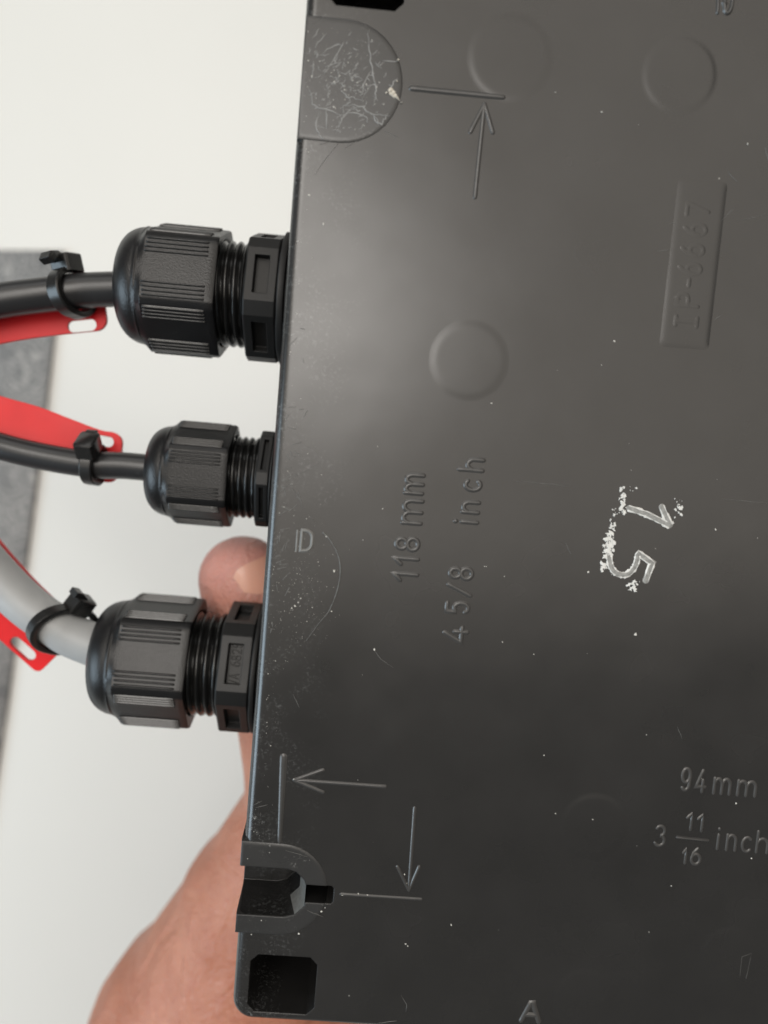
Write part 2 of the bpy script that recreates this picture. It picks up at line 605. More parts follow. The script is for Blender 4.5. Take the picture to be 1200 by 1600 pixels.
bpy.context.view_layer.update()
apply_cuts(body, cuts)
apply_cuts(pads[1], [cuts[4], cuts[5]])
apply_cuts(pads[2], [cuts[6], cuts[7]])
for c in cuts:
    bpy.data.objects.remove(c)


# rubbed, dusty sloping end of the screw slot; caught light painted in too
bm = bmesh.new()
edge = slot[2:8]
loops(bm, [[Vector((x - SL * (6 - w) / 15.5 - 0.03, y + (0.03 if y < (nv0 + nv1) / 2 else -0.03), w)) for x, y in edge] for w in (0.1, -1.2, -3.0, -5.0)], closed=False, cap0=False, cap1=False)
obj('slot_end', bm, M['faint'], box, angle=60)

# ---- raised strokes, letters, arrows
def fmap(x, y, z):
    return Vector((x, y, z))


def glyph(bm, ch, x0, y0, x1, y1, up=False, hw=0.32, h=0.17):
    """a letter filling a pixel box of the photo; up = it reads from bottom to top"""
    cx, cy = uv((x0 + x1) / 2, (y0 + y1) / 2)
    pxmm = F / (D_ - at((x0 + x1) / 2, (y0 + y1) / 2).dot(Vector((RB[2][0], RB[2][1], RB[2][2]))))
    W, H = (x1 - x0) / pxmm, (y1 - y0) / pxmm
    if up:
        W, H = H, W
    W, H = W - 2 * hw, H - 2 * hw
    for st in G[ch]:
        P = []
        for a, b in st:
            dx, dy = (a - 0.5) * W, (b - 0.5) * H
            if up:
                dx, dy = -dy, dx
            P.append((cx + dx, cy + dy))
        closed = (Vector(P[0]) - Vector(P[-1])).length < 1e-4
        if closed:
            P = P[:-1]
        else:
            P = [tuple(p) for p in resample([Vector(p) for p in P], 0.5)]
        ridge(bm, P, hw, h, fmap, closed)


def words(name, label, items, up=False, hw=0.32, h=0.17):
    for ch, x0, y0, x1, y1 in items:
        bm = bmesh.new()
        glyph(bm, ch, x0, y0, x1, y1, up, hw, h)
        o = obj(name, bm, M['emboss'], box, angle=60)
        tag(o, label % ch)


words('raised_letter', "raised '%s' of the dimension 118 mm", [
    ('1', 612, 890, 655, 911), ('1', 613, 866, 656, 886), ('8', 616, 837, 657, 863),
    ('m', 627, 778, 662, 822), ('m', 631, 738, 664, 775)], True)
words('raised_letter', "raised '%s' of the dimension 4 5/8 inch", [
    ('4', 691, 977, 733, 1007), ('5', 695, 938, 735, 961), ('/', 697, 911, 739, 933), ('8', 700, 884, 741, 908),
    ('i', 708, 809, 749, 822), ('n', 720, 780, 751, 805), ('c', 724, 746, 754, 770), ('h', 715, 713, 758, 739)], True)
words('raised_letter', "raised '%s' of the dimension 94mm", [
    ('9', 1063, 1198, 1081, 1237), ('4', 1086, 1201, 1105, 1240), ('m', 1113, 1214, 1144, 1243), ('m', 1150, 1218, 1184, 1246)], False, 0.23, 0.13)
words('raised_letter', "raised '%s' of the dimension 3 11/16 inch", [
    ('3', 1022, 1288, 1042, 1324), ('1', 1071, 1268, 1085, 1299), ('1', 1088, 1270, 1102, 1301), ('1', 1065, 1324, 1075, 1351), ('6', 1078, 1323, 1097, 1353),
    ('i', 1117, 1292, 1128, 1329), ('n', 1133, 1302, 1153, 1331), ('c', 1157, 1306, 1177, 1333), ('h', 1180, 1297, 1204, 1335)], False, 0.21, 0.12)
words('raised_letter', "raised letter '%s' at the bottom edge of the view", [('A', 812, 1562, 847, 1600)], False, 0.35, 0.2)


def stroke(name, label, pxs, hw, h, taper=None, material='emboss', step=1.0, smooth=False):
    P = [Vector(uv(*p)) for p in pxs]
    P = catmull(P, 8) if smooth else resample(P, step)
    bm = bmesh.new()
    ridge(bm, P, hw, h, fmap, taper=taper)
    return tag(obj(name, bm, M[material], box, angle=60), label)


stroke('fraction_bar', None, [(1058, 1308), (1106, 1313)], 0.2, 0.24)
stroke('mark_line', 'raised line ending at the scratched pad', [(643, 138), (786, 152)], 0.36, 0.22)
stroke('mark_line', 'raised vertical line near the gland side', [(443, 1182), (437, 1314)], 0.42, 0.17, lambda t: 1.15 - 0.5 * t)
stroke('mark_line', 'raised line leaving the screw slot', [(533, 1397), (658, 1405)], 0.2, 0.12)
for name, sh, b1, b2, hw in (('raised_arrow', [(742, 308), (757, 163)], (735, 206), (770, 207), 0.26),
                             ('raised_arrow', [(602, 1229), (460, 1219)], (505, 1203), (505, 1238), 0.22),
                             ('raised_arrow', [(648, 1262), (639, 1391)], (621, 1354), (655, 1354), 0.2)):
    bm = bmesh.new()
    tip = sh[1]
    for a, b in ((sh[0], tip), (b1, tip), (b2, tip)):
        ridge(bm, resample([Vector(uv(*a)), Vector(uv(*b))], 0.8), hw * 1.1, 0.15, fmap)
    obj(name, bm, M['emboss'], box, angle=60)

# round ejector marks: very low discs
for cx, cy, r, h in ((797, 90, 62, 0.09), (1062, 117, 56, 0.12), (733, 563, 59, 0.06), (928, 1291, 54, 0.06), (912, 1559, 49, 0.06), (1139, 1494, 49, 0.05)):
    u0, v0 = uv(cx, cy)
    rr = r / 10.5
    bm = bmesh.new()
    rings = []
    for k, z in ((1.09, -0.06), (1.04, 0.02), (0.99, 0.18), (0.94, 0.5), (0.88, 0.84), (0.83, 0.96), (0.76, 1.0), (0.4, 1.0)):
        rings.append([Vector((u0 + rr * k * math.cos(2 * math.pi * i / 56), v0 + rr * k * math.sin(2 * math.pi * i / 56), z * h)) for i in range(56)])
    loops(bm, rings, cap0=False)
    obj('ejector_mark', bm, M['box'], box, angle=75)

# rating plate with its raised characters
pc = [uv(1061, 279), uv(1136, 286), uv(1106, 546), uv(1031, 540)]
bm = bmesh.new()
cc = sum((Vector(p) for p in pc), Vector((0, 0))) / 4


def inset_poly(poly, d, n=4, r=0.8):
    out = []
    m = len(poly)
    for i in range(m):
        p, a, b = Vector(poly[i]), Vector(poly[i - 1]), Vector(poly[(i + 1) % m])
        da, db = (a - p).normalized(), (b - p).normalized()
        for k in range(n + 1):
            t = k / n
            e = p + da * r * (1 - t) ** 2 + db * r * t ** 2
            out.append(e + (da + db).normalized() * d * 1.41)
    return out


loops(bm, [[Vector((p.x, p.y, z)) for p in inset_poly(pc, d)] for d, z in ((-0.3, -0.03), (0.0, 0.015), (0.3, 0.055), (0.6, 0.085), (0.95, 0.095))], cap0=False)
plate = obj('rating_plate', bm, M['box'], box, angle=75)
plate_z = 0.095
bm_items = [('I', 1052, 493, 1092, 512), ('P', 1054, 456, 1094, 482), ('-', 1060, 434, 1092, 450), ('6', 1058, 409, 1098, 432), ('6', 1062, 379, 1102, 403), ('6', 1066, 347, 1106, 371), ('7', 1070, 315, 1110, 340)]
for ch, x0, y0, x1, y1 in bm_items:
    bm = bmesh.new()
    glyph(bm, ch, x0, y0, x1, y1, True, 0.30, 0.038)
    bmesh.ops.translate(bm, verts=bm.verts, vec=(0, 0, plate_z))
    obj('plate_letter', bm, M['box'], plate, angle=60)

# D-shaped mark near the gland edge, its highlights put into the colour
bm = bmesh.new()
x0, y0 = uv(470, 860)
x1, y1 = uv(489, 830)
P = [(x0, y0), (x1 - 1.1, y0)] + arc(x1 - 1.1, y0 + 1.1, 1.1, 1.1, -90, 0, 5)[1:] + [(x1, y1 - 1.0)] + arc(x1 - 1.0, y1 - 1.0, 1.0, 1.0, 0, 90, 5)[1:] + [(x0, y1)]
P = [tuple(p) for p in resample([Vector(p) for p in P + [P[0]]], 0.4)][:-1]
ridge(bm, P, 0.24, 0.22, fmap, True)
tag(obj('raised_emblem', bm, M['emblem_glint'], box, angle=60), 'raised D-shaped mark near the gland edge')
stroke('raised_emblem_bar', None, [(465, 829), (463, 861)], 0.14, 0.1, material='emblem_glint')  # highlight on the D's left side, built as a pale bar
# partly visible mark at the top
words('raised_letter', "raised '%s'-shaped mark at the top edge of the view", [('U', 1129, -26, 1148, 23)], False, 0.26, 0.3)
stroke('raised_emblem_bar', None, [(1123, -30), (1121, 20)], 0.22, 0.24)
stroke('faint_mark', None, [(1156, 1524), (1159, 1495), (1174, 1489), (1166, 1528)], 0.12, 0.06)
stroke('wear_ridge', 'curved pale wear ridge below the D-shaped mark', [(505, 832), (514, 841), (526, 861), (532, 887), (528, 919), (515, 953), (500, 972), (479, 1000)], 0.12, 0.12, smooth=True, material='faint', taper=lambda t: (1.0 - 0.6 * t) * (0.6 + 0.6 * random.random()))

# the moulded number caked with white residue
for ch, strokes, lab in (('1', [[(983, 794), (1010, 803), (1046, 821)], [(1047, 820), (1040, 806), (1034, 792)]], "raised '1' caked with white residue"),
                         ('5', [[(1009, 907), (1019, 880), (997, 864), (995, 877), (989, 890), (978, 898), (964, 896), (955, 886), (951, 868)]], "raised '5' caked with white residue")):
    bm = bmesh.new()
    be = bmesh.new()
    for s in strokes:
        Pm = [Vector(uv(*p)) for p in s]
        if len(s) > 4:
            Pm = resample(Pm[:2], 0.4) + resample(Pm[1:3], 0.4)[1:] + catmull(Pm[2:], 6)[1:]
        else:
            Pm = resample(Pm, 0.4)
        ridge(bm, Pm, 0.40, 0.12, fmap, wob=0.3)
        for sgn in (-1, 1):
            Q = []
            for i in range(len(Pm)):
                d = (Pm[min(i + 1, len(Pm) - 1)] - Pm[max(i - 1, 0)])
                d.normalize()
                Q.append(Pm[i] + Vector((-d.y, d.x)) * sgn * 0.36)
            ridge(be, Q, 0.14, 0.11, fmap, wob=1.0, taper=lambda t: random.choice((0.15, 0.5, 1.0, 1.0, 1.2)))
    o = tag(obj('moulded_digit', bm, M['chalk_thin'], box, angle=60), lab)
    obj('residue_edge', be, M['chalk'], o, angle=60)


def flake(bm, cu, cv, r, z0=0.02, h=0.12, n=9, jag=0.5):
    ring = []
    a0 = random.random() * 6.28
    st = 0.6 + 0.4 * random.random()
    for i in range(n):
        a = 2 * math.pi * i / n
        k = r * (1 + jag * (random.random() - 0.5) * 2)
        x, y = k * math.cos(a), k * st * math.sin(a)
        ring.append((x * math.cos(a0) - y * math.sin(a0), x * math.sin(a0) + y * math.cos(a0)))
    lo = [Vector((cu + x, cv + y, z0 - 0.05)) for x, y in ring]
    hi = [Vector((cu + x * 0.75, cv + y * 0.75, z0 + h * (0.6 + 0.5 * random.random()))) for x, y in ring]
    loops(bm, [lo, hi], cap0=False)


bm = bmesh.new()
for x, y, n, sx, sy, r in ((973, 776, 20, 4, 13, 0.24), (970, 795, 10, 5, 5, 0.26), (990, 764, 5, 8, 5, 0.16), (1059, 794, 16, 6, 12, 0.2), (1048, 817, 8, 3, 3, 0.2),
                           (990, 916, 20, 8, 6, 0.26), (943, 885, 14, 6, 5, 0.25), (953, 846, 34, 5, 16, 0.30), (957, 822, 12, 4, 10, 0.2), (949, 862, 20, 5, 10, 0.26), (963, 803, 6, 6, 8, 0.12), (975, 800, 6, 3, 3, 0.2)):
    for _ in range(n):
        u, v = uv(x + random.gauss(0, sx * 0.55), y + random.gauss(0, sy * 0.6))
        flake(bm, u, v, r * (0.3 + 1.5 * random.random() ** 1.6), h=0.05 + 0.05 * random.random(), n=random.choice((7, 9, 12)), jag=0.65)
tag(obj('residue_flakes', bm, M['chalk'], box, angle=20), 'white flaking residue around the moulded 15', kind='stuff')

bm = bmesh.new()
for x, y, r in ((993, 991, 0.34), (585, 1015, 0.26), (919, 894, 0.27), (1118, 827, 0.25), (705, 1445, 0.24), (634, 1475, 0.22), (637, 1478, 0.16), (768, 630, 0.2), (940, 175, 0.2), (1168, 225, 0.2),
                (467, 1459, 0.24), (433, 1440, 0.26), (393, 1460, 0.2), (372, 1436, 0.22), (434, 1339, 0.36), (422, 1345, 0.2), (418, 1330, 0.15), (437, 1350, 0.2), (471, 1353, 0.14), (632, 1366, 0.2), (634, 1381, 0.3),
                (535, 1398, 0.3), (560, 1396, 0.15), (574, 1398, 0.16), (494, 1421, 0.2), (502, 1424, 0.22), (508, 1418, 0.12), (600, 1228, 0.2), (460, 1218, 0.25), (510, 838, 0.2), (522, 892, 0.3), (518, 955, 0.2),
                (461, 947, 0.24), (466, 941, 0.16), (456, 950, 0.2), (470, 935, 0.15), (598, 795, 0.15), (760, 885, 0.15), (757, 885, 0.12), (785, 1003, 0.15), (834, 1022, 0.15), (1049, 1384, 0.16), (868, 1271, 0.16), (926, 1280, 0.16),
                (1014, 1456, 0.12), (1150, 1255, 0.18), (1174, 1341, 0.16), (960, 533, 0.2), (505, 350, 0.26), (483, 305, 0.3), (850, 1180, 0.14), (1010, 1148, 0.12)):
    flake(bm, *uv(x, y), r * 0.72, h=0.08, jag=0.45)
for _ in range(25):
    x, y = random.uniform(450, 1200), random.uniform(0, 1600)
    u, v = uv(x, y)
    if u > UL + 1.6 and v > VB + 12:
        flake(bm, u, v, 0.04 + 0.05 * random.random() ** 2, h=0.05, n=6)
for _ in range(170):                          # scuffed specks along the gland edge
    v = random.choice((random.gauss(5, 22), random.gauss(-12, 12), random.uniform(-55, 70)))
    u = UL + 1.3 + abs(random.gauss(0, 1.0)) * (1 + 2.2 * math.exp(-((v + 10) / 14) ** 2))
    if VB + 25 < v < 68:
        flake(bm, u, v, 0.025 + 0.07 * random.random() ** 3, h=0.03, n=6)
for _ in range(240):                          # powdery patch beside the D mark
    u, v = uv(random.gauss(470, 26), random.gauss(925, 48))
    if u > UL + 1.2:
        flake(bm, u, v, 0.022 + 0.05 * random.random() ** 3, h=0.02, n=5)
for cv, z in ((VM1, 0.12), (VM0, 0.12)):
    for _ in range(120 if cv > 0 else 40):
        u, v = random.gauss(-11, 4), random.gauss(cv, 4)
        if math.hypot(max(0, u + 10.9), v - cv) < 7.2 and u > UL + 0.6 and not (cv < 0 and abs(v - cv) < 4.4):
            flake(bm, u, v, 0.04 + 0.12 * random.random() ** 3, z0=z, h=0.04, n=5)
tag(obj('dust_specks', bm, M['dust'], box, angle=20), 'pale dust specks scattered over the dark face', kind='stuff')

# cream fleck stuck at the end of the upper mark line
bm = bmesh.new()
P = [(602, 138), (612, 134), (620, 142), (619, 149), (628, 158), (617, 155), (611, 153)]
P = [(605, 140), (609, 137), (612, 135), (614, 140), (619, 143), (618, 148), (622, 151), (625, 158), (618, 154), (614, 154), (612, 151), (608, 149)]
lo = [Vector((*uv(*p), 0.06)) for p in P]
hi = [Vector((*uv(615 + (p[0] - 615) * 0.7, 147 + (p[1] - 147) * 0.7), 0.16 + 0.22 * random.random())) for p in P]
loops(bm, [lo, hi])
for x, y, r in ((610, 141, 0.25), (615, 146, 0.35), (619, 150, 0.22), (604, 146, 0.16), (622, 95, 0.16), (620, 128, 0.12), (627, 161, 0.1)):
    flake(bm, *uv(x, y), r, z0=0.12, h=0.3, n=8, jag=0.5)
obj('fleck', bm, M['chip'], box, angle=20)

# scratches: thin raised burrs
bm = bmesh.new()


def scr(pxs, w=0.06, z=0.0, jit=0.0, h=0.05):
    P = [Vector(uv(*p)) for p in pxs]
    P = resample(catmull(P, 5) if len(P) > 2 else P, 0.5)
    P = [p + Vector((random.gauss(0, jit), random.gauss(0, jit))) for p in P]
    ridge(bm, P, w, h, lambda x, y, zz: Vector((x, y, z + zz)), taper=lambda t: 0.35 + 0.8 * math.sin(math.pi * min(1, max(0, t))) * (0.6 + 0.4 * random.random()))


Z = 0.12
for l in ([(574, 48), (577, 80), (581, 105), (586, 130), (588, 142)], [(580, 112), (568, 130), (565, 150)], [(534, 142), (545, 153), (565, 155)], [(565, 155), (583, 132), (588, 150), (584, 160)],
          [(484, 140), (492, 166), (515, 172), (532, 183)], [(532, 185), (552, 176), (570, 182), (576, 193)], [(540, 165), (562, 166), (582, 178), (608, 180)], [(582, 182), (590, 196)], [(583, 180), (596, 194), (606, 178)],
          [(552, 168), (535, 186), (528, 205)], [(600, 95), (622, 97)], [(488, 95), (490, 120)], [(500, 175), (494, 200), (505, 218)], [(510, 170), (511, 200)], [(505, 118), (530, 80), (538, 65)], [(498, 88), (520, 74), (535, 70)],
          [(508, 105), (532, 98)], [(490, 60), (500, 45)], [(494, 70), (512, 52)], [(616, 150), (612, 135), (622, 122)]):
    scr(l, 0.062, Z, 0.08, 0.05)
for _ in range(150):
    x, y = random.gauss(535, 40), random.gauss(135, 48)
    a = random.gauss(-0.6, 0.7)
    L = random.uniform(3, 13)
    p = [(x, y), (x + L * 0.5 * math.cos(a) + random.uniform(-2, 2), y + L * 0.5 * math.sin(a)), (x + L * math.cos(a), y + L * math.sin(a))]
    if all(482 < px < 612 and 42 < py < 212 and math.hypot(max(0, px - 540), py - 130) < 82 for px, py in p):
        scr(p, 0.033, Z, 0.05, 0.03)
tag(obj('scratches', bm, M['scratch'], box, angle=60), 'fine pale scratches on the upper half-round pad', kind='stuff')
bm = bmesh.new()
for l in ([(530, 222), (512, 245), (491, 273)], [(585, 1015), (596, 1030), (615, 1043)], [(806, 752), (850, 755), (890, 760)], [(1128, 779), (1165, 783), (1200, 786)], [(884, 849), (892, 866)], [(560, 218), (540, 232)], [(522, 220), (500, 226)], [(600, 205), (622, 214)],
          [(1137, 268), (1152, 284)], [(1046, 350), (1058, 346)], [(1025, 393), (1047, 390)], [(1116, 500), (1128, 492)], [(1125, 350), (1119, 365), (1115, 375)], [(1127, 345), (1150, 322)], [(1150, 345), (1200, 335)], [(1195, 230), (1200, 250)],
          [(457, 763), (467, 778), (474, 794)], [(466, 766), (470, 782)], [(482, 803), (494, 817)], [(627, 1555), (635, 1570), (634, 1580)], [(592, 1598), (620, 1595)],
          [(458, 1085), (468, 1106)], [(400, 1262), (418, 1257)], [(397, 1258), (409, 1252)], [(447, 1328), (480, 1338)], [(480, 1422), (505, 1432)], [(1058, 1136), (1066, 1154)], [(1080, 108), (1112, 95)]):
    scr(l, 0.038, 0.0 if l[0][1] < 1320 or l[0][0] > 510 else Z, 0.03, 0.045)
for _ in range(46):
    u = UL + 1.4 + abs(random.gauss(0, 1.4))
    v = random.choice((random.uniform(-20, 30), random.gauss(-2, 6)))
    a = random.gauss(0.6, 0.8)
    L = random.uniform(0.4, 1.5)
    P = [Vector((u, v)), Vector((u + L * 0.5 * math.cos(a), v + L * 0.5 * math.sin(a))), Vector((u + L * math.cos(a), v + L * math.sin(a)))]
    ridge(bm, resample(P, 0.25), 0.04, 0.035, fmap, wob=0.6)
tag(obj('scratches', bm, M['faint'], box, angle=60), 'faint scratches on the dark face', kind='stuff')


# ================================================================ CABLE GLANDS
def hexr(theta, ap, roll, rc):
    t = (theta - roll - 30) % 60
    t = t if t < 30 else t - 60
    return min(ap / math.cos(rad(t)), rc)


def revolve(bm, prof, nth, cap0=False, cap1=False, rfun=None):
    """rings along -x; prof = [(a, r)] or rfun(theta, a, r)"""
    rings = []
    for a, r in prof:
        ring = []
        for i in range(nth):
            th = 360 * i / nth
            rr = rfun(th, a, r) if rfun else r
            ring.append(Vector((-a, rr * math.sin(rad(th)), rr * math.cos(rad(th)))))
        rings.append(ring)
    loops(bm, rings, cap0=cap0, cap1=cap1)


def gland(label, v, w, R, a_tip, a_back, a_hex, a_wash, roll, roll_hex, r_tip, seat_u, text=None):
    root = empty('cable_gland', BOXM @ Matrix.Translation(Vector((seat_u, v, w)) * MM))
    tag(root, label, 'cable gland', 'cable glands screwed into the box')
    ap, rc = R * 0.895, R
    rd = ap * 0.985
    L = a_tip - a_back
    a_fl = a_back + L * 0.67           # flats end
    a_dm = a_fl + L * 0.075
    # cap nut
    bm = bmesh.new()
    prof = [(a_back + 5.5, R * 0.80), (a_back + 0.3, R * 0.805), (a_back, R * 0.83), (a_back + 0.001, ap), (a_back + 0.35, ap * 1.01)]
    prof = [(a, r, 0 if i < 3 else 1) for i, (a, r) in enumerate(prof)]
    prof[3] = (a_back, ap * 0.985, 1)
    for i in range(1, 13):
        prof.append((a_back + 0.35 + (a_fl - a_back - 0.35) * i / 12, ap, 1))
    for i in range(1, 6):
        prof.append((a_fl + (a_dm - a_fl) * i / 5, ap, 1 - i / 5))
    for i in range(1, 25):
        t = i / 24
        ang = rad(90 * t)
        prof.append((a_dm + (a_tip - a_dm) * math.sin(ang), r_tip + 0.9 + (rd - r_tip - 0.9) * math.cos(ang) ** 0.86 if t < 1 else r_tip + 0.9, 0))
    prof += [(a_tip, r_tip + 0.3, 0), (a_tip - 0.3, r_tip, 0), (a_tip - 4, r_tip, 0)]
    nth = 240
    rings = []
    for a, r, k in prof:
        ring = []
        for i in range(nth):
            th = 360 * i / nth
            if k > 0:
                hx = hexr(th, ap, roll, rc)
                rr = rd + (hx - rd) * k if k < 1 else hx
                if a == a_back:
                    rr -= 0.15
            else:
                rr = r
            ring.append(Vector((-a, rr * math.sin(rad(th)), rr * math.cos(rad(th)))))
        rings.append(ring)
    loops(bm, rings, cap0=False, cap1=False)
    nut = obj('cap_nut', bm, M['nut'], root, angle=26)
    # grip ribs: groups of fine ridges beside every corner
    half = ap * math.tan(rad(30)) * 0.92
    for f in range(6):
        ang = rad(roll + 30 + 60 * f)
        nrm = Vector((0, math.sin(ang), math.cos(ang)))
        tg = Vector((0, math.cos(ang), -math.sin(ang)))
        bm = bmesh.new()
        for side in (-1, 1):
            for k in range(4):
                t = side * half * (0.48 + 0.135 * k)
                ridge(bm, resample([Vector((a_back + L * 0.09, t)), Vector((a_fl - L * 0.012 - 0.10 * k * L * 0.06, t))], 1.2), R * 0.0145, R * 0.026,
                      lambda x, y, z: Vector((-x, 0, 0)) + tg * y + nrm * (ap + z))
        obj('grip_ribs', bm, M['rib'], nut, angle=60)
    # moulding dot
    # threaded body
    rt = R * 0.80
    pitch = R * 0.128
    bm = bmesh.new()
    a0, a1 = a_hex - 0.3, a_back + 5.0
    n = int((a1 - a0) / 0.14)
    prof = [(a0 + (a1 - a0) * i / n, rt) for i in range(n + 1)]

    def thr(th, a, r):
        if a < a_hex + 0.5:
            return rt * 0.955
        p = ((a - pitch * th / 360) / pitch) % 1.0
        c = 0.5 + 0.5 * math.cos(2 * math.pi * p)
        return rt * 0.915 + rt * 0.085 * c ** 0.55
    revolve(bm, prof, 120, rfun=thr)
    obj('threaded_body', bm, M['thread'], root, angle=80)
    # hexagonal base with a window sunk in every flat
    RH = R * 1.0
    bm = bmesh.new()
    c = RH * math.cos(rad(6.5))
    ring = []
    for k in range(6):
        for s in (-6.5, 6.5):
            th = rad(roll_hex + 60 * k + s)
            ring.append((RH * math.sin(th), RH * math.cos(th)))
    vs = loops(bm, [[Vector((-a, y * s, z * s)) for y, z in ring] for a, s in ((a_wash, 0.97), (a_wash + 0.3, 1.0), (a_hex - 0.25, 1.0), (a_hex, 0.98))])
    bm.faces.ensure_lookup_table()
    flats = [f for f in bm.faces if len(f.verts) == 4 and f.calc_area() > 0.45 * (a_hex - a_wash) * RH and abs(f.normal.x) < 0.05]
    bm.normal_update()
    th_in = min(1.35, (a_hex - a_wash) * 0.24)
    for f in flats:
        r = bmesh.ops.inset_region(bm, faces=[f], thickness=th_in, use_even_offset=True)
        nn = f.normal.copy()
        r2 = bmesh.ops.inset_region(bm, faces=[f], thickness=0.12, depth=-1.35 if (a_hex - a_wash) > 4 else -0.9)
    flange = obj('hex_base', bm, M['flange'], root, angle=25, recalc=True)
    if text:
        ang = rad(roll_hex + 30)
        nrm = Vector((0, math.sin(ang), math.cos(ang)))
        tg = Vector((0, math.cos(ang), -math.sin(ang)))
        apx = RH * math.cos(rad(23.5)) - 1.35
        bm = bmesh.new()
        aw = (a_hex + a_wash) / 2
        hgt = (a_hex - a_wash) * 0.27
        wd = RH * 0.62
        n = len(text)
        for i, ch in enumerate(text):
            if ch == ' ':
                continue
            for st in G[ch]:
                P = [Vector((aw + (b - 0.5) * hgt, (i + 0.14 + 0.72 * a - n / 2) * wd / n)) for a, b in st]
                ridge(bm, resample(P, 0.25), 0.10, 0.05, lambda x, y, z: Vector((-x, 0, 0)) + tg * y + nrm * (apx + z))
        tag(obj('base_lettering', bm, M['flange'], flange, angle=60), 'tiny raised lettering sunk in the window of the base')
    # sealing washer and the neck that enters the wall
    bm = bmesh.new()
    revolve(bm, [(-3.0, R * 0.80), (0.15, R * 0.80), (0.2, R * 0.985), (0.5, R * 1.0), (a_wash - 0.2, R * 1.0), (a_wash + 0.02, R * 0.96), (a_wash + 0.02, R * 0.5)], 72, cap0=True, cap1=True)
    obj('sealing_washer', bm, M['rubber'], root)
    # rubber insert gripping the cable
    bm = bmesh.new()
    revolve(bm, [(a_tip - 3.5, r_tip + 0.2), (a_tip - 0.9, r_tip + 0.15), (a_tip - 0.7, r_tip - 0.3), (a_tip - 1.2, r_tip - 0.8)], 64)
    obj('seal_insert', bm, M['rubber'], root)
    return root


W0 = -34.0
SU = -19.55
gland('upper large black cable gland holding the thick black cable', 35.4, W0, 11.95, 31.0, 12.15, 7.2, 1.4, -21, -19, 4.6, SU)
gland('smaller black cable gland in the middle holding the thin black cable', 1.7, W0, 9.65, 23.9, 8.2, 3.1, 0.5, -30, 3, 3.6, SU)
gland('lower large black cable gland holding the grey cable', -34.8, W0, 12.35, 31.6, 12.75, 7.1, 1.1, -12, -12, 5.6, SU, 'VA 682S')


# ================================================================ CABLES
def sweep_path(P):
    P = [Vector(p) for p in P]
    T = []
    for i in range(len(P)):
        T.append((P[min(i + 1, len(P) - 1)] - P[max(i - 1, 0)]).normalized())
    return P, T


def tube(bm, P, r, n=28, rfun=None):
    P, T = sweep_path(P)
    ref = Vector((0, 0, 1))
    rings = []
    for i, (p, t) in enumerate(zip(P, T)):
        x = (ref - t * ref.dot(t)).normalized()
        y = t.cross(x)
        rr = r * (rfun(i / (len(P) - 1)) if rfun else 1)
        rings.append([p + x * rr * math.cos(2 * math.pi * k / n) + y * rr * math.sin(2 * math.pi * k / n) for k in range(n)])
    loops(bm, rings)


cable1 = catmull([(-42, 35.6, -34)] + [tuple(at(x, y, w)) for x, y, w in ((150, 453, -34), (105, 457, -33.7), (50, 463, -33.2), (0, 470, -32.5), (-90, 488, -31), (-220, 520, -32), (-420, 590, -44), (-640, 690, -70))], 10)
cable2 = catmull([(-36, 1.8, -34)] + [tuple(at(x, y, w)) for x, y, w in ((200, 728, -34), (145, 726, -34), (70, 714, -34), (0, 697, -34), (-90, 667, -35), (-220, 615, -40), (-420, 560, -58), (-640, 540, -86))], 10)
cable3 = catmull([(-44, -35.2, -34)] + [tuple(at(x, y, w)) for x, y, w in ((125, 999, -33.8), (88, 978, -33.5), (45, 948, -33.2), (0, 905, -33), (-45, 852, -33), (-100, 770, -34), (-180, 640, -40), (-330, 470, -60), (-520, 330, -92))], 10)
for name, P, r, m, lab in (('cable', cable1, 3.2, 'cable_black', 'thick black cable entering the upper gland'),
                           ('cable', cable2, 2.55, 'cable_black', 'thin black cable entering the middle gland'),
                           ('cable', cable3, 4.05, 'cable_grey', 'grey cable curving up out of the lower gland')):
    bm = bmesh.new()
    tube(bm, P, r)
    tag(obj(name, bm, M[m], matrix=BOXM), lab, 'cable', 'cables leaving the glands')


